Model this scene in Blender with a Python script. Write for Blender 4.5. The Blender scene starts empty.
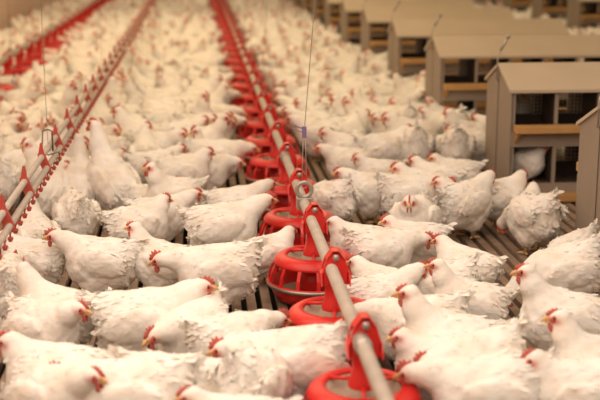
import bpy, math, random
import numpy as np
from mathutils import Vector, Matrix

SC = bpy.context.scene
COL = SC.collection
R = math.radians

# ------------------------------------------------------------------ camera
cam = bpy.data.cameras.new('camera')
CAM = bpy.data.objects.new('camera', cam)
COL.objects.link(CAM)
CAM.location = (0, 0, 1.55)
CAM.rotation_euler = (R(90 - 12.834), 0, R(-5.087))
cam.sensor_width = 36
cam.lens = 69.0
cam.clip_start = 0.05
cam.clip_end = 200
cam.dof.use_dof = True
cam.dof.focus_distance = 4.9
cam.dof.aperture_fstop = 2.0
SC.camera = CAM

# ------------------------------------------------------------------ light
world = bpy.data.worlds.new('world')
SC.world = world
world.use_nodes = True
bg = world.node_tree.nodes['Background']
bg.inputs[0].default_value = (1.0, 0.80, 0.62, 1)
bg.inputs[1].default_value = 0.25

def area(name, loc, sx, sy, power, color, rot=(0, 0, 0)):
    l = bpy.data.lights.new(name, 'AREA')
    l.shape = 'RECTANGLE'; l.size = sx; l.size_y = sy
    l.energy = power; l.color = color
    o = bpy.data.objects.new(name, l)
    o.location = loc; o.rotation_euler = rot
    COL.objects.link(o)
    return o

NEAR = (1.0, 0.82, 0.67)
FAR = (1.0, 0.77, 0.47)
area('lamp_row_front', (-1.0, 1.5, 3.0), 5.0, 7.5, 215, NEAR)
area('lamp_row_front', (4.5, 2.5, 3.0), 3.0, 7.0, 75, NEAR)
area('lamp_row_rear', (-0.3, 13.0, 3.0), 5.0, 13.0, 200, FAR)
area('lamp_row_rear', (-0.3, 28.0, 3.0), 5.0, 14.0, 125, FAR)
area('lamp_row_rear', (6.0, 18.0, 3.0), 3.0, 26.0, 150, FAR)

SC.view_settings.view_transform = 'Standard'
SC.view_settings.look = 'None'
SC.view_settings.gamma = 1.0
SC.view_settings.exposure = 0.47
SC.view_settings.use_curve_mapping = False

# ------------------------------------------------------------------ materials
def mat(name, color, rough=0.6, metal=0.0, var=0.12, scale=18.0, bump=0.0, sss=0.0):
    m = bpy.data.materials.new(name); m.use_nodes = True
    nt = m.node_tree; b = nt.nodes['Principled BSDF']
    tc = nt.nodes.new('ShaderNodeTexCoord')
    n = nt.nodes.new('ShaderNodeTexNoise'); n.inputs['Scale'].default_value = scale
    n.inputs['Detail'].default_value = 5
    nt.links.new(tc.outputs['Object'], n.inputs['Vector'])
    mx = nt.nodes.new('ShaderNodeMix'); mx.data_type = 'RGBA'
    mx.inputs['A'].default_value = tuple(c * (1 - var) for c in color) + (1,)
    mx.inputs['B'].default_value = tuple(min(1, c * (1 + var)) for c in color) + (1,)
    nt.links.new(n.outputs['Fac'], mx.inputs['Factor'])
    nt.links.new(mx.outputs['Result'], b.inputs['Base Color'])
    b.inputs['Roughness'].default_value = rough
    b.inputs['Metallic'].default_value = metal
    if sss:
        b.inputs['Subsurface Weight'].default_value = sss
        b.inputs['Subsurface Radius'].default_value = (0.02, 0.008, 0.005)
    if bump:
        bp = nt.nodes.new('ShaderNodeBump'); bp.inputs['Strength'].default_value = bump
        bp.inputs['Distance'].default_value = 0.01
        nt.links.new(n.outputs['Fac'], bp.inputs['Height'])
        nt.links.new(bp.outputs['Normal'], b.inputs['Normal'])
    return m

M = {}
M['red'] = mat('red_plastic', (0.66, 0.022, 0.018), 0.33, var=0.15, scale=9)
M['red_dusty'] = mat('red_plastic_dusty', (0.50, 0.075, 0.055), 0.55, var=0.25, scale=20)
M['pipe'] = mat('grey_plastic_pipe', (0.47, 0.40, 0.33), 0.42, var=0.25, scale=14)
M['steel'] = mat('galvanised_steel', (0.42, 0.38, 0.34), 0.4, 0.7, var=0.2, scale=12)
M['cable'] = mat('grey_cable', (0.42, 0.35, 0.30), 0.5, 0.2)
M['wire'] = mat('dark_wire', (0.16, 0.13, 0.11), 0.45, 0.6)
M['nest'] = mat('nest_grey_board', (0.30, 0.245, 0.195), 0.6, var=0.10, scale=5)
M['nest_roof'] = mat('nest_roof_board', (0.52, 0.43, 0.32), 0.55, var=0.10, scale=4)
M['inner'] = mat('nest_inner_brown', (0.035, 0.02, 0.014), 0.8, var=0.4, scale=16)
M['wood'] = mat('pale_wood', (0.50, 0.28, 0.10), 0.6, var=0.18, scale=16, bump=0.2)
M['mesh'] = mat('mesh_wire', (0.50, 0.42, 0.32), 0.4, 0.5)
M['feed'] = mat('feed_grey', (0.40, 0.29, 0.22), 0.9, var=0.4, scale=160, bump=0.5)
M['slat'] = mat('dirty_slat', (0.26, 0.18, 0.125), 0.8, var=0.6, scale=13, bump=0.5)
M['pit'] = mat('droppings', (0.02, 0.013, 0.010), 0.95, var=0.4, scale=10)
M['wall'] = mat('painted_wall', (0.72, 0.53, 0.42), 0.8, var=0.06, scale=1.5)
M['ceiling'] = mat('ceiling_panel', (0.65, 0.58, 0.48), 0.8, var=0.04, scale=1.2)
M['purple'] = mat('violet_cord_lock', (0.20, 0.15, 0.30), 0.5)
M['comb'] = mat('comb_skin', (0.52, 0.105, 0.075), 0.65, var=0.25, scale=60, sss=0.25)
M['beak'] = mat('horn_beak', (0.72, 0.42, 0.19), 0.5, var=0.12, scale=40)
M['eye'] = mat('dark_eye', (0.03, 0.012, 0.006), 0.12)
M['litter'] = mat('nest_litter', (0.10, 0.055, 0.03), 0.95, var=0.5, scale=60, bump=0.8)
M['leg'] = mat('yellow_shank', (0.62, 0.40, 0.20), 0.6, var=0.2, scale=50)

def hen_material():
    m = bpy.data.materials.new('white_plumage'); m.use_nodes = True
    nt = m.node_tree; N = nt.nodes; L = nt.links; b = N['Principled BSDF']
    tc = N.new('ShaderNodeTexCoord')
    oi = N.new('ShaderNodeObjectInfo')
    sh = N.new('ShaderNodeVectorMath'); sh.operation = 'ADD'
    L.new(tc.outputs['Object'], sh.inputs[0])
    sc = N.new('ShaderNodeVectorMath'); sc.operation = 'SCALE'; sc.inputs['Scale'].default_value = 7
    cb = N.new('ShaderNodeCombineXYZ')
    L.new(oi.outputs['Random'], cb.inputs[0]); L.new(oi.outputs['Random'], cb.inputs[1])
    L.new(cb.outputs[0], sc.inputs[0]); L.new(sc.outputs[0], sh.inputs[1])
    n1 = N.new('ShaderNodeTexNoise'); n1.inputs['Scale'].default_value = 9; n1.inputs['Detail'].default_value = 4
    L.new(sh.outputs[0], n1.inputs['Vector'])
    cr = N.new('ShaderNodeValToRGB')
    cr.color_ramp.elements[0].position = 0.30; cr.color_ramp.elements[0].color = (0.80, 0.73, 0.64, 1)
    cr.color_ramp.elements[1].position = 0.55; cr.color_ramp.elements[1].color = (0.88, 0.85, 0.80, 1)
    L.new(n1.outputs['Fac'], cr.inputs[0])
    at = N.new('ShaderNodeAttribute'); at.attribute_name = 'tint'
    sp = N.new('ShaderNodeSeparateColor'); L.new(at.outputs['Color'], sp.inputs[0])
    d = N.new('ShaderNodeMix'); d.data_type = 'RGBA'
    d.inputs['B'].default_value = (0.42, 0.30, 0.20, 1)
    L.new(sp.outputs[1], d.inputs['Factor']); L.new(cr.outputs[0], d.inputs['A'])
    r = N.new('ShaderNodeMix'); r.data_type = 'RGBA'
    r.inputs['B'].default_value = (0.60, 0.13, 0.09, 1)
    L.new(sp.outputs[0], r.inputs['Factor']); L.new(d.outputs['Result'], r.inputs['A'])
    L.new(r.outputs['Result'], b.inputs['Base Color'])
    b.inputs['Roughness'].default_value = 0.85
    b.inputs['Specular IOR Level'].default_value = 0.15
    b.inputs['Subsurface Weight'].default_value = 0.25
    b.inputs['Subsurface Radius'].default_value = (0.025, 0.014, 0.009)
    mp = N.new('ShaderNodeMapping'); mp.inputs['Scale'].default_value = (22, 40, 40)
    L.new(sh.outputs[0], mp.inputs[0])
    v = N.new('ShaderNodeTexVoronoi'); v.inputs['Scale'].default_value = 1.0
    L.new(mp.outputs[0], v.inputs['Vector'])
    n2 = N.new('ShaderNodeTexNoise'); n2.inputs['Scale'].default_value = 2.2; n2.inputs['Detail'].default_value = 5
    L.new(mp.outputs[0], n2.inputs['Vector'])
    ad = N.new('ShaderNodeMath'); ad.operation = 'ADD'
    L.new(v.outputs['Distance'], ad.inputs[0]); L.new(n2.outputs['Fac'], ad.inputs[1])
    bp = N.new('ShaderNodeBump'); bp.inputs['Strength'].default_value = 0.3; bp.inputs['Distance'].default_value = 0.006
    L.new(ad.outputs[0], bp.inputs['Height']); L.new(bp.outputs[0], b.inputs['Normal'])
    return m
M['hen'] = hen_material()

# ------------------------------------------------------------------ mesh helpers
class MB:
    def __init__(s): s.v = []; s.f = []; s.mi = []; s.m = 0
    def add(s, vs, fs, mi=None):
        b = len(s.v); s.v += [tuple(p) for p in vs]
        s.f += [tuple(i + b for i in f) for f in fs]
        s.mi += [s.m if mi is None else mi] * len(fs)
    def box(s, x0, x1, y0, y1, z0, z1):
        s.add([(x0,y0,z0),(x1,y0,z0),(x1,y1,z0),(x0,y1,z0),(x0,y0,z1),(x1,y0,z1),(x1,y1,z1),(x0,y1,z1)],
              [(0,3,2,1),(4,5,6,7),(0,1,5,4),(1,2,6,5),(2,3,7,6),(3,0,4,7)])
    def tube(s, pts, rad, n=10, close=True):
        pts = [Vector(p) for p in pts]
        rads = rad if isinstance(rad, (list, tuple)) else [rad] * len(pts)
        vs = []; fs = []; ref = None
        for i, p in enumerate(pts):
            d = (pts[min(i + 1, len(pts) - 1)] - pts[max(i - 1, 0)])
            d = d.normalized() if d.length > 1e-9 else Vector((0, 0, 1))
            if ref is None:
                ref = Vector((0, 0, 1)) if abs(d.z) < 0.9 else Vector((1, 0, 0))
            u = d.cross(ref).normalized(); w = u.cross(d).normalized(); ref = w
            for k in range(n):
                a = 2 * math.pi * k / n
                vs.append(p + (u * math.cos(a) + w * math.sin(a)) * rads[i])
        for i in range(len(pts) - 1):
            for k in range(n):
                a = i * n + k; b = i * n + (k + 1) % n
                fs.append((a, b, b + n, a + n))
        if close:
            fs.append(tuple(range(n - 1, -1, -1))); fs.append(tuple(range(len(vs) - n, len(vs))))
        s.add(vs, fs)
    def lathe(s, prof, n=32, c=(0, 0, 0), wrap=False):
        vs = []; fs = []
        for r, z in prof:
            for k in range(n):
                a = 2 * math.pi * k / n
                vs.append((c[0] + r * math.cos(a), c[1] + r * math.sin(a), c[2] + z))
        m = len(prof)
        for i in range(m if wrap else m - 1):
            j = (i + 1) % m
            for k in range(n):
                k2 = (k + 1) % n
                fs.append((i * n + k, i * n + k2, j * n + k2, j * n + k))
        s.add(vs, fs)
    def ell(s, c, r, n=12, rot=None):
        vs = []; fs = []; m = n // 2 + 1
        for i in range(m + 1):
            t = math.pi * i / m
            for k in range(n):
                a = 2 * math.pi * k / n
                p = Vector((r[0] * math.sin(t) * math.cos(a), r[1] * math.sin(t) * math.sin(a), r[2] * math.cos(t)))
                if rot: p = rot @ p
                vs.append(p + Vector(c))
        for i in range(m):
            for k in range(n):
                k2 = (k + 1) % n
                fs.append((i * n + k, (i + 1) * n + k, (i + 1) * n + k2, i * n + k2))
        s.add(vs, fs)
    def prism(s, poly, axis, a, b):
        # poly: 2-D outline; axis 'x': (y, z) outline extruded from x=a to x=b ; 'y': (x, z)
        n = len(poly)
        P = (lambda p, t: (t, p[0], p[1])) if axis == 'x' else (lambda p, t: (p[0], t, p[1]))
        vs = [P(p, a) for p in poly] + [P(p, b) for p in poly]
        fs = [tuple(range(n - 1, -1, -1)), tuple(range(n, 2 * n))]
        fs += [(i, (i + 1) % n, n + (i + 1) % n, n + i) for i in range(n)]
        s.add(vs, fs)
    def xform(s, mtx):
        s.v = [tuple(mtx @ Vector(p)) for p in s.v]; return s
    def mesh(s, name, mats, smooth=True):
        me = bpy.data.meshes.new(name)
        me.from_pydata(s.v, [], s.f)
        for m in (mats if isinstance(mats, (list, tuple)) else [mats]): me.materials.append(m)
        me.polygons.foreach_set('material_index', s.mi)
        me.polygons.foreach_set('use_smooth', [smooth] * len(s.f))
        me.update()
        return me
    def build(s, name, mats, parent=None, smooth=True, loc=None, bevel=0):
        o = bpy.data.objects.new(name, s.mesh(name, mats, smooth)); COL.objects.link(o)
        if parent: o.parent = parent
        if loc: o.location = loc
        if bevel:
            b = o.modifiers.new('bevel', 'BEVEL'); b.width = bevel; b.segments = 2; b.limit_method = 'ANGLE'
        return o

def empty(name, loc, rz=0, s=1):
    o = bpy.data.objects.new(name, None); COL.objects.link(o)
    o.location = loc; o.rotation_euler = (0, 0, rz); o.scale = (s, s, s)
    o.empty_display_size = 0.1
    return o
def tag(o, label=None, cat=None, group=None, kind=None):
    if label: o['label'] = label
    if cat: o['category'] = cat
    if group: o['group'] = group
    if kind: o['kind'] = kind
    return o
KIDS = {}
def kids(o): return [c for c in o.children]
def copy_tree(o, parent=None):
    ch = kids(o)
    c = o.copy(); COL.objects.link(c)
    if parent: c.parent = parent
    for k in ch: copy_tree(k, c)
    return c
ORD = ['nearest', 'second', 'third', 'fourth', 'fifth', 'sixth', 'seventh', 'eighth', 'ninth', 'tenth', 'eleventh', 'twelfth',
       'thirteenth', 'fourteenth', 'fifteenth', 'sixteenth', 'seventeenth', 'eighteenth', 'nineteenth', 'twentieth']
def ordn(i):
    if i < 20: return ORD[i]
    tens = {2: 'twenty', 3: 'thirty', 4: 'forty'}[(i + 1) // 10]
    u = (i + 1) % 10
    if u == 0: return {2: 'twentieth', 3: 'thirtieth', 4: 'fortieth'}[(i + 1) // 10]
    return tens + '-' + ['', 'first'] [1] if u == 1 else tens + '-' + ['second', 'third', 'fourth', 'fifth', 'sixth', 'seventh', 'eighth', 'ninth'][u - 2]
LAST = ['zeroth', 'first'] + ORD[1:]

# ------------------------------------------------------------------ the building
XL, XR, YN, YF, ZC = -3.05, 9.0, -3.0, 36.0, 3.2
def wall(name, *b):
    m = MB(); m.box(*b)
    return tag(m.build(name, M['wall'], smooth=False), kind='structure')
wall('wall_left', XL - .1, XL, YN, YF, -.35, ZC)
wall('wall_right', XR, XR + .1, YN, YF, -.35, ZC)
wall('wall_far', XL - .1, XR + .1, YF, YF + .1, -.35, ZC)
m = MB(); m.box(XL - .1, XR + .1, YN, YF + .1, ZC, ZC + .08)
tag(m.build('ceiling', M['ceiling'], smooth=False), kind='structure')
m = MB(); m.box(XL - .1, XR + .1, YN, YF + .1, -.42, -.35)
tag(m.build('floor', M['pit'], smooth=False), kind='structure')
# slatted floor: slats along the house on cross bearers
m = MB()
x = XL + .01
rnd = random.Random(4)
while x < XR - .05:
    z = rnd.uniform(-.003, 0)
    m.box(x, x + .040, YN, YF, -.03 + z, z)
    x += .066
y = YN + .3
while y < YF:
    m.box(XL, XR, y, y + .05, -.10, -.031); y += 1.2
tag(m.build('floor_slats', M['slat'], smooth=False), kind='structure')
# ------------------------------------------------------------------ feeder pans
PX = 0.475; PZ = 0.365
def wide(m): return m.xform(Matrix.Diagonal((1.18, 1.18, 1, 1)))
def feeder_pan(label, loc, yaw=0):
    root = empty('feeder_pan', loc, yaw)
    tag(root, label, 'feeder pan', 'red feeder pans on the middle feed line')
    # tray
    m = MB(); m.lathe([(0, .012), (.10, .012), (.135, .022), (.150, .050), (.163, .088), (.170, .094), (.176, .090), (.168, .078),
                       (.156, .042), (.140, .012), (.105, 0), (0, 0)], 40)
    wide(m).build('pan_tray', M['red'], root)
    m = MB(); m.lathe([(.1675, .0885), (.1775, .0885), (.179, .080), (.175, .072), (.1665, .0745)], 40, wrap=True)
    wide(m).build('tray_rim_band', M['steel'], root)
    m = MB(); m.lathe([(0, .034), (.06, .032), (.11, .028), (.145, .032), (.149, .030), (.1, .012), (0, .012)], 32)
    wide(m).build('feed', M['feed'], root)
    # grill: upper ring with bars down to the tray
    m = MB(); m.lathe([(.098, .196), (.104, .207), (.126, .204), (.142, .192), (.150, .176), (.151, .166), (.146, .166), (.140, .180),
                       (.124, .192), (.104, .194)], 40, wrap=True)
    wide(m).build('grill_ring', M['red'], root)
    for k in range(14):
        a = 2 * math.pi * (k + .5) / 14
        b = MB()
        prof = [(.146, .170), (.162, .130), (.168, .092)]
        for (r0, z0), (r1, z1) in zip(prof[:-1], prof[1:]):
            q = []
            for r_, z_ in ((r0, z0), (r1, z1)):
                for dr in (-.004, .004):
                    for dt in (-.0065, .0065):
                        ca, sa = math.cos(a), math.sin(a); rr = r_ + dr
                        q.append((rr * ca - dt * sa, rr * sa + dt * ca, z_))
            b.add(q, [(0, 1, 3, 2), (4, 6, 7, 5), (0, 4, 5, 1), (1, 5, 7, 3), (3, 7, 6, 2), (2, 6, 4, 0)])
        wide(b).build('grill_bar', M['red'], root, smooth=False)
    # inner cone and spokes
    m = MB(); m.lathe([(.098, .196), (.085, .176), (.060, .172), (.048, .180), (.044, .200), (.040, .200), (.042, .168), (.060, .162),
                       (.092, .166), (.104, .190)], 36, wrap=True)
    wide(m).build('inner_dish', M['feed'], root)
    m = MB(); m.lathe([(.050, .165), (.047, .215), (.040, .235), (.036, .262), (.036, .320), (.039, .322), (.039, .330), (.030, .335),
                       (.030, .165)], 28, wrap=True)
    for k in range(3):
        a = 2 * math.pi * k / 3 + .4
        m.tube([(.04 * math.cos(a), .04 * math.sin(a), .215), (.122 * math.cos(a), .122 * math.sin(a), .200)], .007, 8)
    m.lathe([(.05, .165), (.062, .09), (.07, .045), (.064, .045), (.055, .09), (.044, .165)], 28, wrap=True)
    m.build('drop_tube', M['red'], root)
    # clamp saddle over the pipe: two A-shaped cheeks and a cap
    m = MB()
    for sy in (-.030, .022):
        m.prism([(-.046, .300), (.046, .300), (.050, .345), (.036, .395), (.012, .428), (-.012, .428), (-.036, .395), (-.050, .345)], 'y', sy, sy + .010)
    m.prism([(-.036, .395), (-.012, .428), (.012, .428), (.036, .395), (.030, .388), (.009, .416), (-.009, .416), (-.030, .388)], 'y', -.03, .03)
    for sx in (-1, 1):
        m.box(min(sx * .040, sx * .050), max(sx * .040, sx * .050), -.03, .03, .300, .350)
        m.prism([(-.055, .300), (.055, .300), (.022, .345), (-.022, .345)], 'x', sx * .052 - .003, sx * .052 + .003)
    cl = m.build('pipe_clamp', M['red'], root, smooth=False, bevel=.003)
    m = MB(); m.tube([(0, -.036, .398), (0, -.036, .416)], .010, 8)
    m.tube([(0, -.039, .405), (0, -.028, .405)], .012, 10)
    m.build('clamp_screw', M['steel'], cl)
    return root
pan0 = None
for i in range(36):
    y = 3.30 + .757 * i
    lab = ('red feeder pan %s' % ('nearest the camera, half cut by the bottom edge' if i == 0 else
           '%s from the front on the middle feed line' % ordn(i)))
    if i == 0:
        pan0 = feeder_pan(lab, (PX + .015, y, .005), .3)
    else:
        p = copy_tree(pan0); p.location = (PX + .015, y, .005); p.rotation_euler.z = 0
        p['label'] = lab
        for c in p.children:
            if c.name.startswith(('pipe_clamp',)): pass
pan0.rotation_euler.z = 0

# feed pipe
root = empty('feed_pipe', (PX, 2.4, PZ))
tag(root, 'long grey feed pipe running down the middle above the red pans', 'feed pipe')
m = MB(); m.tube([(0, 0, 0), (0, 33, 0)], .0225, 20); m.build('pipe', M['pipe'], root)
for k, y in enumerate([.55, 3.55, 6.55, 9.55, 12.55, 15.5, 18.5, 21.5, 24.5, 27.5]):
    m = MB(); m.tube([(0, y + .23, 0), (0, y + .37, 0)], .0262, 20)
    m.tube([(0, y + .25, 0), (0, y + .265, 0)], .029, 20); m.tube([(0, y + .335, 0), (0, y + .35, 0)], .029, 20)
    m.build('pipe_coupler', M['steel'], root)
def cable(x, y, zp, label, ring=True, lockz=.33):
    r = empty('hanging_cable', (x, y, zp))
    tag(r, label, 'cable', 'suspension cables of the pipes')
    m = MB()
    m.tube([(0, 0, lockz), (.20, 0, ZC - zp - .02)], .0018, 6)
    m.tube([(-.010, 0, .09), (-.004, 0, lockz)], .0018, 6); m.tube([(.012, 0, .09), (.004, 0, lockz)], .0018, 6)
    m.tube([(-.012, 0, .075), (0, 0, .068), (.012, 0, .075)], .0022, 6)
    m.tube([(.20, 0, ZC - zp - .03), (.20, 0, ZC - zp)], .012, 8)
    m.build('wire', M['cable'], r)
    if ring:
        m = MB()
        m.box(-.010, .010, -.006, .006, lockz - .028, lockz + .024)
        m.tube([(-.045, 0, lockz + .03), (.0, 0, lockz + .012)], .003, 6)
        m.tube([(-.05, 0, lockz + .012), (.0, 0, lockz - .002)], .002, 6)
        m.build('cord_lock', M['purple'], r, smooth=False)
        m = MB()
        pts = [(.034 * math.cos(2 * math.pi * k / 20), 0, .062 + .034 * math.sin(2 * math.pi * k / 20)) for k in range(21)]
        m.tube(pts, .011, 8, close=False)
        m.box(-.036, .036, -.02, .02, -.03, .026)
        m.build('pipe_hanger', M['steel'], r, smooth=False, bevel=.004)
    return r
cable(PX, 5.12, PZ, 'thin cable with violet cord lock holding the feed pipe by a grey ring')
for i, y in enumerate((8.35, 11.6, 14.9, 18.2)):
    cable(PX, y, PZ, '%s suspension cable from the front on the middle feed pipe' % ordn(i + 1), ring=False)

# ------------------------------------------------------------------ drinker line
DX, DZ = -.735, .55
dl = empty('drinker_line', (DX, 2.6, DZ))
tag(dl, 'nipple drinker line of two grey pipes with red clamps left of the middle', 'drinker line')
m = MB(); m.tube([(0, 0, .0), (0, 30, 0)], .014, 14); m.build('support_pipe', M['pipe'], dl)
m = MB(); m.tube([(.022, 0, -.052), (.022, 30, -.052)], .014, 14); m.build('water_pipe', M['pipe'], dl)
cm = MB()
cm.prism([(-.017, -.012), (-.015, .014), (-.005, .066), (.002, .068), (.005, .062), (.012, .016), (.018, -.012)], 'y', -.006, .006)
cm.prism([(-.018, .016), (.0, .03), (.016, .010), (.036, -.040), (.040, -.056), (.032, -.070), (.012, -.070), (.002, -.058), (-.016, -.014)], 'y', -.010, .010)
cmesh = cm.mesh('pipe_clamp', M['red_dusty'], False)
nm = MB()
nm.tube([(.022, 0, -.062), (.022, 0, -.084)], [.009, .008], 10)
nm.tube([(.022, 0, -.084), (.022, 0, -.104)], [.0045, .0045], 8)
nm.tube([(.022, 0, -.100), (.022, 0, -.106), (.022, 0, -.122)], [.010, .015, .009], 10)
nm.v = [(.022 + (a - .022) * .8, b * .8, -.06 + (c + .06) * .85) for a, b, c in nm.v]
nmesh = nm.mesh('nipple', M['red_dusty'], True)
n = 0
for k in range(50):
    o = bpy.data.objects.new('pipe_clamp', cmesh); COL.objects.link(o); o.parent = dl; o.location = (0, -.02 + .56 * k, 0)
far = MB()
for k in range(220):
    y = .16 + .125 * k
    if k < 98:
        o = bpy.data.objects.new('nipple', nmesh); COL.objects.link(o); o.parent = dl; o.location = (0, y, 0)
    else:
        far.add([(a, b + y, c) for a, b, c in nm.v], nm.f)
tag(far.build('nipple_row', M['red_dusty'], dl), kind='stuff')
# hanging clip on the near part
m = MB()
m.tube([(-.022, 0, .085), (-.030, 0, -.02), (.0, 0, -.035), (.05, 0, -.02), (.05, .03, -.07), (.02, .05, -.085)], .0035, 8)
m.tube([(-.022, 0, .085), (.0, .02, .088), (.02, .02, .08), (.02, .02, -.02)], .004, 8)
m.build('wire_hook', M['wire'], dl, loc=(0, 3.02, 0))
for i, y in enumerate((5.62, 9.0, 12.5, 16.0, 19.5)):
    c = empty('hanging_cable', (DX, y, DZ))
    tag(c, 'thin cable to the ceiling, %s along the drinker line' % ('first' if i == 0 else ordn(i)), 'cable', 'suspension cables of the pipes')
    m = MB(); m.tube([(0, 0, .012), (0, 0, ZC - DZ)], .0014, 6)
    m.tube([(0, -.01, -.0), (0, .01, 0)], .017, 10)
    m.build('wire', M['cable'], c)

# ------------------------------------------------------------------ far left feeder line
FX, FZ = -1.80, .44
fp = empty('feed_pipe', (FX, 6.0, FZ))
tag(fp, 'pale feed pipe with red fittings along the left wall', 'feed pipe')
m = MB(); m.tube([(0, 0, 0), (0, 26, 0)], .0225, 14); m.build('pipe', M['pipe'], fp)
m = MB(); m.tube([(.05, 0, .055), (.05, 26, .055)], .010, 10); m.build('guard_tube', M['pipe'], fp)
for i in range(32):
    p = copy_tree(pan0); p.location = (FX, 6.6 + .757 * i, .07)
    p['label'] = 'blurred red feeder pan, %s from the near end of the left wall feed line' % ('first' if i == 0 else ordn(i))
    p['group'] = 'red feeder pans on the left feed line'
for i, y in enumerate((9.6, 11.4, 14.6, 18.0, 21.5)):
    c = empty('hanging_cable', (FX, y, FZ))
    tag(c, 'thin cable to the ceiling, %s along the left wall feed line' % ('first' if i == 0 else ordn(i)), 'cable', 'suspension cables of the pipes')
    m = MB(); m.tube([(0, 0, .02), (0, 0, ZC - FZ)], .003, 6)
    m.build('wire', M['cable'], c)
    m = MB(); m.tube([(0, -.02, .0), (0, .02, 0)], .028, 10); m.box(-.02, .02, -.015, .015, .02, .07)
    m.build('pipe_hanger', M['steel'], c)

# ------------------------------------------------------------------ nest boxes
NX0, NLEN = 1.84, 1.60
W, DEP, EAVE, RIDGE = NLEN, .57, .67, .79
def gable(z0, inset=0):
    return [(inset, z0), (DEP - inset, z0), (DEP - inset, EAVE), (DEP / 2, RIDGE), (inset, EAVE)]
def nest_box(label, loc):
    root = empty('nest_box', loc)
    tag(root, label, 'nest box', 'grey gabled nest boxes')
    t = .02
    for xx in (0, W - t):
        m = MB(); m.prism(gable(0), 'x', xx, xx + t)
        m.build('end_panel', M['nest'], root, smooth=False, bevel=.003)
    m = MB(); m.tube([(-.006, DEP / 2, .70), (.002, DEP / 2, .70)], .008, 8)
    m.build('bolt', M['wire'], root)
    m = MB(); m.box(-.0035, -.0005, DEP / 2 - .003, DEP / 2 + .003, .0, .76); m.build('panel_seam', M['wire'], root, smooth=False)
    for side in (0, 1):
        y0, y1 = (-.025, DEP / 2) if side == 0 else (DEP + .025, DEP / 2)
        z0 = EAVE - .010
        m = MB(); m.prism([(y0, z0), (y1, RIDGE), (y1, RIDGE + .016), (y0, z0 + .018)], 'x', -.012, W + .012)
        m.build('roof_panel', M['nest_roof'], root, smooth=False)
    # front posts, dividers
    nC = 6; cw = (W - 2 * t) / nC
    for k in range(nC + 1):
        x = t + cw * k
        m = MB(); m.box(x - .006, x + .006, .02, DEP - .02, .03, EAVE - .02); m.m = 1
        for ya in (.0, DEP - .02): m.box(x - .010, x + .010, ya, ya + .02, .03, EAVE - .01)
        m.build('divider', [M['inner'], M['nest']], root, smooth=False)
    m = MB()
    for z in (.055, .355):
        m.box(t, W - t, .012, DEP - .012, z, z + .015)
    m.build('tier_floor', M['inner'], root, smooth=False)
    # middle partition: solid low part, wire mesh above
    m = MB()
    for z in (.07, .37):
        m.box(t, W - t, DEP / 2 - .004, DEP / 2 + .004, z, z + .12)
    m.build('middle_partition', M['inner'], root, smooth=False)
    m = MB(); yy = DEP / 2
    for z0, z1 in ((.19, .355), (.49, .66)):
        x = t
        while x < W - t:
            m.box(x - .0012, x + .0012, yy - .0012, yy + .0012, z0, z1); x += .023
        z = z0
        while z < z1:
            m.box(t, W - t, yy - .0012, yy + .0012, z - .0012, z + .0012); z += .023
    m.build('wire_mesh', M['mesh'], root, smooth=False)
    # litter
    m = MB(); rr = random.Random(3)
    for z in (.07, .37):
        n1, n2 = 40, 10
        vs = [(t + (W - 2 * t) * i / n1, .03 + (DEP - .06) * j / n2, z + rr.uniform(.012, .04)) for i in range(n1 + 1) for j in range(n2 + 1)]
        fs = [(i * (n2 + 1) + j, (i + 1) * (n2 + 1) + j, (i + 1) * (n2 + 1) + j + 1, i * (n2 + 1) + j + 1) for i in range(n1) for j in range(n2)]
        m.add(vs, fs)
    tag(m.build('nest_litter', M['litter'], root), kind='stuff')
    # front lips and perches, both sides
    for s in (0, 1):
        ys = (-.006, .012) if s == 0 else (DEP - .012, DEP + .006)
        for z0, z1 in ((.03, .11), (.335, .425), (.655, .672)):
            m = MB(); m.box(t * 0 + .001, W - .001, ys[0], ys[1], z0, z1)
            m.build('lip_board', M['nest'], root, smooth=False)
        for z0 in (.01, .425):
            yb = (-.085, -.008) if s == 0 else (DEP + .008, DEP + .085)
            m = MB(); m.box(.02, W - .02, yb[0], yb[1], z0, z0 + .045)
            m.build('perch_board', M['wood'], root, smooth=False, bevel=.004)
            if z0 > .1:
                for xx in (.03, W / 2, W - .05):
                    b = MB()
                    yo, yi = (yb[0] + .01, -.006) if s == 0 else (yb[1] - .01, DEP + .006)
                    b.prism([(yi, z0 - .07), (yi, z0), (yo, z0)], 'x', xx, xx + .02)
                    b.build('perch_bracket', M['wood'], root, smooth=False)
    # latch rod with spring leaning up from the ridge
    m = MB()
    m.tube([(-.014, DEP / 2, .70), (-.014, DEP / 2, .83), (.01, DEP / 2 + .02, .88)], .004, 8)
    m.tube([(.01, DEP / 2 + .02, .88), (.05, DEP / 2 + .02, .955)], .0085, 10)
    m.tube([(.05, DEP / 2 + .02, .955), (.058, DEP / 2 + .02, .975)], .013, 10)
    m.build('latch_rod', M['steel'], root)
    return root
nest0 = None
for i in range(13):
    y = (4.80, 6.62, 8.62, 10.50)[i] if i < 4 else 10.50 + 1.87 * (i - 3)
    lab = ('grey nest box cut by the right edge, only its sloping end panel in the frame' if i == 0 else
           'grey gabled nest box, %s from the front in the row beside the flock' % ordn(i))
    if i == 0: nest0 = nest_box(lab, (NX0, y, 0))
    else:
        q = copy_tree(nest0); q.location = (NX0, y, 0); q['label'] = lab
for i in range(9):
    q = copy_tree(nest0); q.location = (5.5, 14.5 + 1.85 * i, 0)
    q['label'] = 'blurred grey nest box at the top right behind the others, %s of its row' % ('first' if i == 0 else ordn(i))
    q['group'] = 'nest boxes of the far row'
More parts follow.
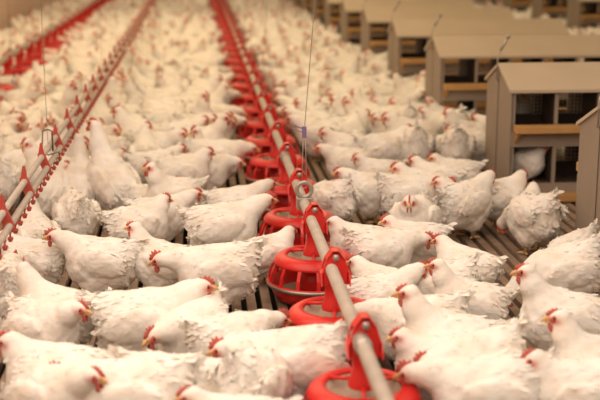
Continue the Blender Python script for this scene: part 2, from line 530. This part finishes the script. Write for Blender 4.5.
# ------------------------------------------------------------------ hens
def s_ell(P, c, r, A=None):
    q = P - np.array(c)
    if A is not None: q = q @ A          # columns of A: local axes
    r = np.array(r)
    k0 = np.linalg.norm(q / r, axis=-1); k1 = np.linalg.norm(q / (r * r), axis=-1)
    return k0 * (k0 - 1.0) / np.maximum(k1, 1e-6)
def s_cone(P, a, b, ra, rb, fl=None):
    a = np.array(a, float); b = np.array(b, float)
    ab = b - a; t = np.clip(((P - a) @ ab) / (ab @ ab), 0, 1)
    q = P - (a + t[..., None] * ab)
    if fl: q = q * np.array(fl)
    return np.linalg.norm(q, axis=-1) - (ra + (rb - ra) * t)
def smin(a, b, k):
    h = np.clip(.5 + .5 * (b - a) / k, 0, 1)
    return b + (a - b) * h - k * h * (1 - h)
def surface_nets(F, o, h):
    ins = F < 0
    nx, ny, nz = F.shape
    cs = [(i, j, k) for i in (0, 1) for j in (0, 1) for k in (0, 1)]
    sl = lambda A, c: A[c[0]:nx - 1 + c[0], c[1]:ny - 1 + c[1], c[2]:nz - 1 + c[2]]
    cnt = sum(sl(ins, c).astype(np.int8) for c in cs)
    act = (cnt > 0) & (cnt < 8)
    idx = -np.ones(act.shape, np.int64); ids = np.argwhere(act); idx[act] = np.arange(len(ids))
    acc = np.zeros((len(ids), 3)); n = np.zeros(len(ids))
    for a in range(8):
        for b in range(a + 1, 8):
            ca, cb = cs[a], cs[b]
            if sum(abs(p - q) for p, q in zip(ca, cb)) != 1: continue
            fa = sl(F, ca)[act]; fb = sl(F, cb)[act]
            m = (fa < 0) != (fb < 0)
            t = np.where(m, fa / np.where(m, fa - fb, 1), 0)
            p = np.array(ca)[None] + t[:, None] * (np.array(cb) - np.array(ca))[None]
            acc[m] += p[m]; n[m] += 1
    V = (ids + acc / n[:, None]) * h + np.array(o)
    Q = []
    for ax in range(3):
        u, v = [(1, 2), (2, 0), (0, 1)][ax]
        A = [slice(None)] * 3; B = [slice(None)] * 3
        A[ax] = slice(0, -1); B[ax] = slice(1, None)
        ch = ins[tuple(A)] != ins[tuple(B)]
        E = np.argwhere(ch)
        E = E[(E[:, u] > 0) & (E[:, v] > 0) & (E[:, u] < F.shape[u] - 1) & (E[:, v] < F.shape[v] - 1)]
        du = np.zeros(3, int); du[u] = 1; dv = np.zeros(3, int); dv[v] = 1
        q = np.stack([idx[tuple((E - du - dv).T)], idx[tuple((E - dv).T)], idx[tuple(E.T)], idx[tuple((E - du).T)]], 1)
        fl = ~ins[tuple(E.T)]
        q[fl] = q[fl][:, ::-1]
        Q.append(q)
    return V, np.concatenate(Q)

def rot_y(a):  # nose up by a
    c, s = math.cos(a), math.sin(a)
    return np.array([[c, 0, -s], [0, 1, 0], [s, 0, c]])
def head_axes(yaw, pitch):
    f = np.array([math.cos(yaw) * math.cos(pitch), math.sin(yaw) * math.cos(pitch), math.sin(pitch)])
    l = np.array([-math.sin(yaw), math.cos(yaw), 0]); u = np.cross(f, l)
    return np.stack([f, l, u], 1)

# name: body height, body pitch, head position, head yaw, head pitch, neck thickness
POSES = {
 'up':    (.200, 12, (.150, 0, .400), 0, -6),
 'upL':   (.200, 12, (.145, .02, .390), 70, -10),
 'upR':   (.200, 12, (.145, -.02, .390), -70, -10),
 'drink': (.215, 38, (.120, 0, .500), 15, 25),
 'fwd':   (.195, 5, (.215, .01, .325), 10, -8),
 'low':   (.185, -2, (.235, -.02, .250), -15, -20),
 'peck':  (.200, -14, (.245, .02, .110), 10, -60),
 'tuck':  (.190, 6, (.150, .01, .325), 12, -12),
}
def hen_sdf(P, pose, seed):
    bz, bp, H, hy, hp = POSES[pose]
    A = rot_y(R(bp)); c0 = np.array([0, 0, bz])
    L = (P - c0) @ A                         # into body space
    d = s_ell(L, (0, 0, 0), (.146, .116, .124))
    d = smin(d, s_ell(L, (.068, 0, -.015), (.092, .106, .112)), .03)
    d = smin(d, s_ell(L, (-.080, 0, .030), (.098, .090, .094)), .03)
    d = smin(d, s_ell(L, (-.078, 0, -.045), (.088, .090, .080)), .04)
    d = smin(d, s_cone(L, (-.11, 0, .060), (-.195, 0, .125), .056, .010, (1, 1.5, 1)), .045)
    for s in (-1, 1):
        a = R(8); W_ = np.array([[math.cos(a), 0, -math.sin(a)], [0, 1, 0], [math.sin(a), 0, math.cos(a)]])
        d = smin(d, s_ell(L, (-.030, s * .101, .022), (.116, .029, .064), W_), .010)
        d = smin(d, s_ell(L, (.01, s * .052, -.095), (.062, .046, .062)), .03)
    nb = c0 + A @ np.array([.080, 0, .050])
    H = np.array(H); mid = (nb + H) / 2 + np.array([.012 if H[2] > .25 else 0, 0, .012])
    B = head_axes(R(hy), R(hp))
    d = smin(d, s_cone(P, nb, mid, .068, .047), .05)
    back = H - B[:, 0] * .012
    d = smin(d, s_cone(P, mid, back, .046, .032), .025)
    d = smin(d, s_ell(P, H, (.037, .0255, .029), B), .014)
    # plumage lumps
    n = (np.sin(P[..., 0] * 47 + seed) * np.sin(P[..., 1] * 53 + 1.7 * seed) * np.sin(P[..., 2] * 51 + .6 * seed)
         + .6 * np.sin(P[..., 0] * 93 + 2 * seed) * np.sin(P[..., 1] * 88 + seed) * np.sin(P[..., 2] * 97))
    w = np.clip(np.linalg.norm(P - H, axis=-1) / .12 - .6, 0, 1)
    return d + .0036 * n * w, H, B, c0, A

def make_hen_mesh(pose, h, seed, feathers, parts_merged, name='hen'):
    lo = np.array([-.30, -.16, .02]); hi = np.array([.32, .16, .56])
    g = [np.arange(lo[i], hi[i], h) for i in range(3)]
    P = np.stack(np.meshgrid(*g, indexing='ij'), -1)
    F, H, B, c0, A = hen_sdf(P, pose, seed)
    V, Q = surface_nets(F, lo, h)
    e = 1e-3
    G = np.stack([(hen_sdf(V + np.eye(3)[i] * e, pose, seed)[0] - hen_sdf(V - np.eye(3)[i] * e, pose, seed)[0]) for i in range(3)], 1)
    G /= np.linalg.norm(G, axis=1, keepdims=True) + 1e-9
    # tint: red face, dirty belly
    lh = (V - H) @ B
    face = np.exp(-((lh[:, 0] - .014) ** 2 / .017 ** 2 + (lh[:, 2] + .002) ** 2 / .015 ** 2)) * (lh[:, 0] > -.03) * (np.abs(lh[:, 1]) > .004)
    face = np.clip(face * .8 * (np.linalg.norm(V - H, axis=1) < .05), 0, .95)
    lb = (V - c0) @ A
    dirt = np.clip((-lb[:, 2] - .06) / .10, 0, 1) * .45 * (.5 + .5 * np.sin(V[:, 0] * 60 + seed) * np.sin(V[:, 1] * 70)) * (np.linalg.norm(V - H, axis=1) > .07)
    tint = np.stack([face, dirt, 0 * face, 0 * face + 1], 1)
    mb = MB(); mb.add(V.tolist(), Q.tolist(), 0); nrmls = list(G)
    rs = np.random.RandomState(seed + 5)
    dist = np.linalg.norm(V - H, axis=1)
    if feathers:
        back = -A[:, 0] * 1.0 + np.array([0, 0, -.25])
        wgt = np.where(dist > .07, 1.0, 0.0)
        rump = np.clip((-lb[:, 0] - .05) / .1, 0, 1)
        wgt *= (.6 + .7 * rump)
        pick = rs.choice(len(V), feathers, replace=False, p=wgt / wgt.sum())
        for i in pick:
            p = V[i]; nrm = G[i]
            near_neck = lb[i, 0] > .09 and lb[i, 2] > .02
            fl = (np.array([-.3, 0, -1.0]) if near_neck else back + rump[i] * np.array([0, 0, .45 if lb[i, 2] > 0 else -.5])) + rs.normal(0, .28, 3)
            t = fl - nrm * (fl @ nrm); t /= np.linalg.norm(t) + 1e-9
            s_ = np.cross(nrm, t)
            ln = (.022 + .014 * rs.rand()) * (.7 if near_neck else 1) * (1 + .5 * rump[i])
            wd = ln * (.15 + .08 * rs.rand())
            lift = .001 + .002 * rs.rand() + rump[i] * .006 * rs.rand() ** 2
            p0 = p - nrm * .003
            pts = [p0 - s_ * wd * .4, p0 + s_ * wd * .4,
                   p + t * ln * .5 + nrm * lift * .2 - s_ * wd, p + t * ln * .5 + nrm * (lift * .2 + .0006), p + t * ln * .5 + nrm * lift * .2 + s_ * wd,
                   p + t * ln * .85 + nrm * lift * .6 - s_ * wd * .6, p + t * ln * .85 + nrm * lift * .6 + s_ * wd * .6,
                   p + t * ln + nrm * lift]
            nrmls += [nrm] * 8
            mb.add(pts, [(3, 1, 0), (2, 3, 0), (3, 4, 1), (5, 3, 2), (6, 4, 3), (6, 3, 5), (7, 6, 5)], 0)
    nt_ = len(mb.v)
    # legs
    if not parts_merged:
        for s in (-1, 1):
            hx = .012 - .02 * (s > 0)
            mb.m = 1
            nseg = 8 if feathers else 5
            mb.tube([(hx, s * .052, .10), (hx - .012, s * .052, .06), (hx, s * .052, .010)], [.013, .0085, .009], nseg)
            for tx, ty in ((.050, 0), (.038, .026), (.038, -.026), (-.024, 0)):
                mb.tube([(hx, s * .052, .010), (hx + tx * .6, s * .052 + ty * .6, .009), (hx + tx, s * .052 + ty, .005)], [.008, .006, .003], 6 if feathers else 4)
    if parts_merged:
        B4 = Matrix([[*B[0], H[0]], [*B[1], H[1]], [*B[2], H[2]], [0, 0, 0, 1]])
        for fn, mi in ((comb_mb, 2), (beak_mb, 3)):
            q = fn(lowres=not feathers); q.xform(B4 @ Matrix.Scale(1.1, 4)); mb.add(q.v, q.f, mi)
    nfull = list(nrmls) + [(0, 0, 0)] * (len(mb.v) - len(nrmls))
    me = mb.mesh(name, [M['hen'], M['leg'], M['comb'], M['beak']])
    ca = me.color_attributes.new('tint', 'FLOAT_COLOR', 'POINT')
    full = np.zeros((len(mb.v), 4), np.float32); full[:len(tint)] = tint; full[:, 3] = 1
    ca.data.foreach_set('color', full.ravel())
    me.normals_split_custom_set_from_vertices([tuple(float(c) for c in q) for q in nfull])
    return me, H, B

# head parts, head space: x forward, z up
def comb_mb(lowres=False, big=1.0):
    m = MB()
    top = [(.036, .010), (.038, .020), (.031, .024), (.030, .032), (.022, .029), (.019, .040), (.011, .033), (.005, .041), (-.002, .031), (-.012, .034), (-.016, .024), (-.022, .020)]
    bot = [(-.014, .014), (.010, .020), (.026, .010)]
    if lowres:
        top = [(.036, .010), (.034, .024), (.019, .038), (.003, .038), (-.016, .030), (-.022, .020)]
    poly = [(x, z if z < .02 else .02 + (z - .02) * big) for x, z in top + bot]
    n = len(poly); c = (.010, .022)
    vs = [(x, 0, z) for x, z in poly]
    vs += [(c[0] + (x - c[0]) * .6, s * .0038, c[1] + (z - c[1]) * .6) for s in (-1, 1) for x, z in poly]
    vs += [(c[0], -.004, c[1]), (c[0], .004, c[1])]
    fs = []
    for i in range(n):
        j = (i + 1) % n
        fs += [(i, j, n + j, n + i), (j, i, 2 * n + i, 2 * n + j), (n + i, n + j, 3 * n), (2 * n + j, 2 * n + i, 3 * n + 1)]
    m.add(vs, fs); return m
def beak_mb(lowres=False):
    m = MB(); n = 6 if lowres else 10
    m.tube([(.026, 0, .004), (.036, 0, .004), (.046, 0, .001), (.054, 0, -.006)], [.0088, .0070, .0045, .0010], n)
    if not lowres:
        m.tube([(.026, 0, -.006), (.038, 0, -.006), (.047, 0, -.006)], [.0075, .005, .001], n)
    return m
def wattle_mb(s):
    m = MB(); m.ell((.024, s * .008, -.026), (.0085, .0035, .0145), 10)
    m.ell((.020, s * .009, -.016), (.006, .003, .008), 8); return m
def face_mb(s):
    m = MB()
    if s:
        m.ell((.015, s * .0160, .002), (.0155, .0062, .0125), 12); m.ell((.004, s * .0165, -.010), (.006, .005, .009), 8)
    return m
def eye_mb(s):
    m = MB(); m.ell((.016, s * .0215, .006), (.0046, .0024, .0046), 10); return m

HEN = {}
HS = .93
for k, pose in enumerate(POSES):
    me, H, B = make_hen_mesh(pose, .0085, 11 + 7 * k, 620, False)
    B4 = Matrix([[*B[0], H[0]], [*B[1], H[1]], [*B[2], H[2]], [0, 0, 0, 1]])
    parts = []
    for nm_, fn, mt in (('comb', comb_mb(big=.75 + .25 * (k % 3)), M['comb']), ('beak', beak_mb(), M['beak']), ('wattle', wattle_mb(1), M['comb']), ('wattle', wattle_mb(-1), M['comb']),
                        ('face_skin', face_mb(1), M['comb']), ('face_skin', face_mb(-1), M['comb']), ('eye', eye_mb(1), M['eye']), ('eye', eye_mb(-1), M['eye'])):
        parts.append((nm_, fn.xform(B4 @ Matrix.Scale(1.17, 4)).mesh(nm_, mt)))
    HEN[pose] = (me, parts)

def place_hen(x, y, h, pose, s, label, group=None, detail=2, z=0.0):
    me, parts = HEN[pose]
    o = bpy.data.objects.new('hen', me); COL.objects.link(o)
    o.location = (x, y, z); o.rotation_euler = (0, 0, R(h)); s *= HS; o.scale = (s, s, s)
    tag(o, label, 'hen', group or 'white hens crowding the house')
    for i, (nm_, pm) in enumerate(parts):
        if detail == 1 and i > 1: break
        c = bpy.data.objects.new(nm_, pm); COL.objects.link(c); c.parent = o
    return o

HAND = [
(-0.43,4.88,172,'fwd',0.96,"white hen standing side on behind bare slats, red face left, reached by a neighbour's beak"),
(-0.18,4.88,170,'up',0.86,"white hen with raised head facing left, its beak against the neighbouring hen's tail"),
(0.06,4.65,188,'low',1.05,'large white hen lying side on left of the second feeder pan, tail towards the pan'),
(-0.21,4.00,-4,'fwd',1.06,'broad white hen with pink face right, its ragged tail tip beside bare slats'),
(-0.01,3.89,237,'low',1.00,'white hen bowing its head to face the camera with comb and beak pointing down'),
(-0.57,4.02,-42,'fwd',0.93,'white hen with bright yellow beak facing right, crouching in front of dark slats'),
(-0.55,4.18,165,'upR',0.93,'white hen near the left edge whose small head looks back to the right'),
(-0.77,5.37,112,'up',0.88,"white hen stretching up to the red nipples, lowest one at the pipes' right side"),
(-0.75,4.99,165,'tuck',0.88,'blurred white hen cut by the left edge below the drinker pipes'),
(-0.78,4.51,95,'low',1.00,'white hen mostly outside the left edge, only its pale flank showing'),
(-0.48,3.50,172,'tuck',0.98,'large out of focus white hen in the lower left corner, red face at the edge'),
(-0.45,3.41,-45,'fwd',0.93,'blurred white hen at the bottom left with small red face and beak to the right'),
(-0.23,3.36,172,'low',1.05,'blurred white hen back at the bottom, right of the one with a small red face'),
(-0.08,3.35,350,'low',1.00,'blurred white hen back at the bottom edge below the bowing hen'),
(0.08,3.12,180,'tuck',0.88,'blurred white hen at the bottom edge with a red comb just inside the frame'),
(0.07,3.83,33,'low',0.94,'white hen reaching to the second feeder pan from the front with its red face'),
(0.29,3.55,188,'low',1.05,'white hen left of the nearest feeder pan with its tail tip raised to the pipe'),
(0.15,3.38,60,'peck',1.00,'blurred white hen with raised rump at the bottom, left of the nearest feeder pan'),
(0.11,5.36,5,'fwd',1.06,'white hen standing side on with raised head at the third feeder pan, facing right'),
(-0.20,5.78,3,'fwd',0.88,'white hen facing right with dark eye and long orange beak in the left middle'),
(0.31,5.07,20,'tuck',0.78,'small headed white hen standing between the second and third feeder pans'),
(0.19,5.92,10,'fwd',0.92,'white hen reaching its red face to the fourth feeder pan'),
(-0.17,6.12,215,'up',0.98,'white hen looking left at the camera with large upright red comb and wattles'),
(-0.50,6.32,135,'drink',1.14,'tall white hen stretching its neck up to the drinker, second from the camera there'),
(-0.65,6.38,100,'drink',0.97,'white hen with slender upright neck drinking at the pipes, beak towards the camera'),
(-0.81,6.34,60,'upR',0.83,'white hen close under the drinker pipes looking right with an orange beak'),
(-0.63,5.75,105,'low',1.00,'white hen seen from behind with its head hidden, below the slender necked drinking hen'),
(-0.60,7.06,10,'tuck',0.83,'small white hen looking right at mid height between two tall necked hens'),
(-0.40,7.87,170,'up',1.06,'white hen with tall neck and small red face looking left above the looking-right hen'),
(-0.29,7.08,5,'fwd',0.88,'white hen facing right, its red face behind the hen with large comb'),
(-0.24,6.17,0,'tuck',0.83,'white hen facing right with pink face just right of the large-combed hen'),
(-0.10,6.78,0,'tuck',1.00,'white hen facing right with red face above the hen with long orange beak'),
(0.03,6.84,5,'low',0.96,'white hen reaching to the fifth feeder pan with its red face, left of the pipe'),
(0.02,8.37,5,'low',1.00,'long white hen facing the seventh feeder pan from the left'),
(-0.17,7.97,5,'fwd',1.00,'white hen facing right behind the long one at the seventh feeder pan'),
(-0.30,5.53,20,'tuck',0.95,'white hen mostly hidden behind the raised head of the left-facing hen'),
(0.74,5.12,165,'tuck',0.88,"white hen right of the feed pipe facing left with head against the third pan's clamp"),
(0.98,5.14,178,'tuck',0.88,'white hen in the group right of the feeder with a tiny pale head turned left'),
(1.06,5.49,245,'tuck',1.00,'white hen with shadowed breast facing the camera, comb tilted left'),
(0.81,4.97,8,'low',0.93,'white hen facing right whose beak crosses the beak of the hen opposite'),
(1.13,4.68,135,'tuck',0.88,'white hen facing left whose beak crosses the beak of the hen opposite'),
(0.77,4.46,150,'tuck',0.83,'white hen just right of the second feeder pan with head raised to the rim'),
(1.02,4.17,176,'up',0.88,'large white hen with bright red comb facing left in the right middle of the flock'),
(0.66,4.23,15,'fwd',0.88,'white hen with face in shadow and comb seen edge on, right of the second pan'),
(0.92,4.40,160,'peck',0.90,'white hen with yellowish breast hidden between the shadow-faced and bright-combed hens'),
(0.83,3.67,178,'up',1.00,'largest white hen right of the feeder, wing folded, orange beak facing left'),
(0.79,3.56,178,'tuck',0.88,'white hen close to the nearest pan with drooping pink comb, upper of two there'),
(0.89,3.51,211,'low',1.03,'blurred white hen close to the nearest pan with pink comb, lower of two there'),
(0.88,3.25,176,'low',1.05,'blurred white hen back at the bottom edge right of the nearest feeder pan'),
(1.31,3.92,174,'up',0.98,'white hen facing left at the right edge, orange beak in front of a ragged tail'),
(1.49,4.49,180,'peck',1.00,'white hen with ragged upright tail feathers beside the nearest grey end panel'),
(1.27,3.40,174,'up',0.98,'white hen with clear red face and yellow beak near the lower right corner'),
(1.12,3.23,174,'tuck',0.98,'blurred white hen in the lower right corner with reddish face tucked low'),
(0.69,3.97,180,'low',1.00,'white hen pressed between the two nearest feeder pans on the right of the pipe'),
(1.41,5.86,35,'fwd',1.01,'white hen seen from behind at the slat gap, red face turned right over its back'),
(1.66,5.47,112,'peck',1.00,'round white hen standing alone on bare slats in front of the nest box'),
(1.75,5.88,60,'tuck',0.78,'white hen behind the round lone hen with red face turned away right'),
(1.63,6.00,15,'tuck',0.92,'white hen facing right with pink face in front of the nearest whole nest box'),
(1.68,4.92,200,'peck',0.80,'small white hen glimpsed between the round lone hen and the nearest grey end panel'),
(1.67,7.31,80,'peck',1.10,'white hen rump with ragged feathers in front of the second nest box'),
(1.83,8.10,95,'peck',1.10,'white hen rump higher behind another rump at the second nest box'),
(1.40,7.40,85,'peck',1.10,'pale white hen rump left of the two ragged rumps'),
(1.51,8.36,95,'peck',1.10,'white hen from behind with shadowed side by the third nest box'),
(1.37,6.47,150,'tuck',0.92,'white hen with raised neck and dark red face left of the second nest box hens'),
(1.41,5.93,165,'tuck',0.88,'white hen facing left just left of the hen seen from behind'),
(1.52,6.67,175,'tuck',0.88,'white hen with reddish face and pointed tail in front of the ragged rumps'),
(1.22,6.18,178,'tuck',1.00,'white hen with small dark face in the row below the side-on hens'),
(1.14,6.11,10,'low',1.00,'white hen facing right in a row behind the shadow-breasted hen'),
(0.98,6.19,175,'fwd',0.93,"white hen facing left with long pale back, behind the feed pipe's hanging ring"),
(0.70,5.96,120,'peck',0.95,"white hen directly right of the feed pipe's hanging ring"),
(1.07,6.79,178,'tuck',0.83,'white hen with raised neck facing left above the long backed hen'),
(1.46,7.82,175,'tuck',1.10,'white hen side on with pointed tail behind, rightmost of three red faces together'),
(1.38,8.08,200,'tuck',1.00,'white hen facing the camera, middle one of three red faces together'),
(1.07,8.18,10,'tuck',1.00,'white hen facing right, leftmost of three red faces together'),
(0.93,7.07,178,'fwd',0.88,"white hen facing left right beside the hanging cable's lower end"),
(0.98,7.42,178,'tuck',1.00,'white hen facing left a little behind the hen beside the hanging cable'),
(1.22,7.37,10,'tuck',1.05,'white hen with long pale wing in the right middle ground'),
(-1.07,7.87,240,'tuck',1.00,'white hen left of the drinker pipes looking towards their hanging hook'),
(-1.29,7.76,100,'tuck',1.00,'white hen left of the drinker pipes with red face at the left edge'),
(-1.31,8.68,250,'tuck',1.00,'white hen left of the drinker pipes showing a dark red face above the others'),
(-1.13,6.62,90,'peck',1.00,'white hen at the left edge just behind the drinker pipes'),

]
YAW = R(5.087); PIT = R(12.834)
def project(x, y, z):
    dx, dy, dz = x, y, z - 1.55
    f_ = (math.sin(YAW) * math.cos(PIT), math.cos(YAW) * math.cos(PIT), -math.sin(PIT))
    d = dx * f_[0] + dy * f_[1] + dz * f_[2]
    if d < .2: return None
    r = dx * math.cos(YAW) - dy * math.sin(YAW)
    u = dx * math.sin(YAW) * math.sin(PIT) + dy * math.cos(YAW) * math.sin(PIT) + dz * math.cos(PIT)
    return 300 + 1150 * r / d, 200 - 1150 * u / d, d

hens = [dict(x=a, y=b, h=c, p=d, s=e, l=f, hand=True) for a, b, c, d, e, f in HAND]
def discs(q):
    c, s = math.cos(R(q['h'])), math.sin(R(q['h'])); k = q['s'] * HS
    return [(q['x'] + .075 * k * c, q['y'] + .075 * k * s), (q['x'] - .085 * k * c, q['y'] - .085 * k * s)]
RAD = .098
obst = [(PX + .02, 3.30 + .757 * i, .175) for i in range(36)] + [(FX, 6.6 + .757 * i, .17) for i in range(32)]
def in_nest(x, y, m=.10):
    for x0, ys in ((NX0, [4.80, 6.62, 8.62, 10.50] + [10.50 + 1.87 * (i - 3) for i in range(4, 13)]), (5.5, [14.5 + 1.85 * i for i in range(9)])):
        if x0 - m < x < x0 + NLEN + m:
            for y_ in ys:
                if y_ - m < y < y_ + DEP + m: return True
    return False
# relax the front hens apart a little
for it in range(12):
    for i, a in enumerate(hens):
        for b in hens[i + 1:]:
            if abs(a['x'] - b['x']) > .5 or abs(a['y'] - b['y']) > .5: continue
            for pa in discs(a):
                for pb in discs(b):
                    dx, dy = pa[0] - pb[0], pa[1] - pb[1]; dd = math.hypot(dx, dy) or 1e-6
                    ov = .150 - dd
                    if ov > 0:
                        k = .04 * ov / dd
                        a['x'] += dx * k; a['y'] += dy * k; b['x'] -= dx * k; b['y'] -= dy * k
        for ox, oy, orr in obst:
            for pa in discs(a):
                dx, dy = pa[0] - ox, pa[1] - oy; dd = math.hypot(dx, dy)
                if dd < orr + .08:
                    k = .3 * (orr + .08 - dd) / dd; a['x'] += dx * k; a['y'] += dy * k
# fill the rest of the house
rnd = random.Random(21)
grid = {}
def put(q):
    for p in discs(q): grid.setdefault((int(p[0] // .25), int(p[1] // .25)), []).append(p)
def free(q, r):
    for p in discs(q):
        gx, gy = int(p[0] // .25), int(p[1] // .25)
        for i in (-1, 0, 1):
            for j in (-1, 0, 1):
                for o in grid.get((gx + i, gy + j), ()):
                    if (o[0] - p[0]) ** 2 + (o[1] - p[1]) ** 2 < r * r: return False
        for ox, oy, orr in obst:
            if abs(ox - p[0]) < .3 and (ox - p[0]) ** 2 + (oy - p[1]) ** 2 < (orr + .12) ** 2: return False
        if abs(q['y'] - 3) < 40:
            hx, hy = q['x'] + .19 * math.cos(R(q['h'])), q['y'] + .19 * math.sin(R(q['h']))
            if abs(hx - PX) < .14 or abs(hx - FX) < .13: return False
            if q['y'] > 5.6 and -.27 < p[0] - PX < .22: return False
        if in_nest(p[0], p[1]): return False
        if p[0] < XL + .30 or p[0] > XR - .15: return False
    return True
for q in hens: put(q)
for t in range(150000):
    y = 4.0 + 29.0 * rnd.random() ** 1.15; x = rnd.uniform(XL + .15, 8.2)
    pp = project(x, y, .2)
    if pp is None or not (-45 < pp[0] < 645 and pp[1] > -22): continue
    if pp[1] > 400: continue
    if x < -.80: lim = 175
    elif x < PX: lim = 158
    else: lim = 140
    if x > NX0 - .05: lim = 235
    if pp[1] > lim: continue
    if NX0 + .08 < x < 3.55 and (y > 8.0 or x > 2.8): continue
    if x > 1.2 and 4.9 < y < 6.75: continue
    h = rnd.uniform(0, 360); pose = rnd.choice(['up', 'upL', 'upR', 'fwd', 'fwd', 'low', 'low', 'tuck', 'tuck', 'peck', 'up'])
    dxd, dxf = x - DX, x - PX
    if abs(dxd) < .30 and rnd.random() < .7: h = (180 if dxd > 0 else 0) + rnd.uniform(-60, 60); pose = rnd.choice(['drink', 'up'])
    elif abs(dxf) < .45 and rnd.random() < .8: h = (180 if dxf > 0 else 0) + rnd.uniform(-30, 30); pose = rnd.choice(['fwd', 'low', 'up'])
    elif x > PX and rnd.random() < .6: h = rnd.gauss(178, 35)
    q = dict(x=x, y=y, h=h, p=pose, s=rnd.uniform(.94, 1.08), l=None, hand=False)
    if free(q, .158 if y < 11 else .172): put(q); hens.append(q)
auto = [q for q in hens if not q['hand']]
auto.sort(key=lambda q: q['y'])
NEARN = 300 - len(HAND) - 4
near, rest = auto[:NEARN], auto[NEARN:]
print('HENS hand', len(HAND), 'near', len(near), 'rest', len(rest), 'ycut', near[-1]['y'] if near else 0)
# labels for the middle distance: lane, level with which pan, order from the line
def facing(h):
    h = (h + 5) % 360
    return ['right', 'away to the right', 'away', 'away to the left', 'left', 'forward to the left', 'the camera', 'forward to the right'][int(((h + 22.5) % 360) // 45)]
cells = {}
for q in near + [q for q in hens if q['hand']]:
    lv = max(0, int(round((q['y'] - 3.30) / .757)))
    lane = ('wall' if q['x'] < FX else 'dl' if q['x'] < DX else 'mid' if q['x'] < PX else 'right' if q['x'] < NX0 - .02 else 'nest')
    cells.setdefault((lane, lv), []).append(q)
for (lane, lv), qs in cells.items():
    ref = {'wall': FX, 'dl': DX, 'mid': PX, 'right': PX, 'nest': NX0}[lane]
    qs.sort(key=lambda q: abs(q['x'] - ref))
    for i, q in enumerate(qs):
        nth = 'first' if i == 0 else ordn(i)
        where = {'wall': 'hen left of the wall feed line', 'dl': 'hen left of the drinker line', 'mid': 'hen left of the middle feed line',
                 'right': 'hen right of the middle feed line', 'nest': 'hen in between the nest boxes'}[lane]
        if q['hand']: continue
        q['l'] = '%s %s, level with its %s pan, facing %s' % (nth, where, ordn(lv), facing(q['h']))
        if lane in ('dl', 'nest'):
            q['l'] = q['l'].replace('its %s pan' % ordn(lv), '%s middle pan' % ordn(lv))
        q['l'] = q['l'].replace('forward to the', 'forward').replace('away to the', 'away')
for q in hens:
    if q['hand']: place_hen(q['x'], q['y'], q['h'], q['p'], q['s'], q['l'])
for i, q in enumerate(near):
    place_hen(q['x'], q['y'], q['h'], q['p'], q['s'], q['l'], detail=2 if i < 60 else 1)
# hens inside the nests
place_hen(NX0 + .155, 6.62 + .165, -42, 'tuck', .80, 'white hen sitting in the lower compartment of the nearest whole nest box', 'hens in the nests', z=.075)
place_hen(NX0 + .15, 6.62 + .43, -75, 'tuck', .70, 'white hen seen through the wire mesh of the upper nest compartment', 'hens in the nests', z=.385)
# the flock at the back
FARM = {}
for k, pose in enumerate(POSES):
    me, H, B = make_hen_mesh(pose, .033, 3 + k, 0, True, 'far')
    n = len(me.vertices); co = np.zeros(n * 3, np.float32); me.vertices.foreach_get('co', co)
    fs = [tuple(p.vertices) for p in me.polygons]; mi = [p.material_index for p in me.polygons]
    tc_ = np.zeros(n * 4, np.float32); me.color_attributes['tint'].data.foreach_get('color', tc_)
    FARM[pose] = (co.reshape(-1, 3), fs, mi, tc_.reshape(-1, 4))
    bpy.data.meshes.remove(me)
big = MB(); tl = []
for q in rest:
    co, fs, mi, tcl = FARM[q['p']]
    c, s = math.cos(R(q['h'])), math.sin(R(q['h'])); k = q['s'] * HS
    w = np.stack([(co[:, 0] * c - co[:, 1] * s) * k + q['x'], (co[:, 0] * s + co[:, 1] * c) * k + q['y'], co[:, 2] * k], 1)
    b = len(big.v); big.v += w.tolist(); big.f += [tuple(i + b for i in f) for f in fs]; big.mi += mi; tl.append(tcl)
if rest:
    o = big.build('hen_flock', [M['hen'], M['leg'], M['comb'], M['beak']])
    ca = o.data.color_attributes.new('tint', 'FLOAT_COLOR', 'POINT'); ca.data.foreach_set('color', np.concatenate(tl).ravel())
    tag(o, 'crowd of white hens filling the far end of the house', 'hens', kind='stuff')
    print('FLOCK verts', len(big.v))
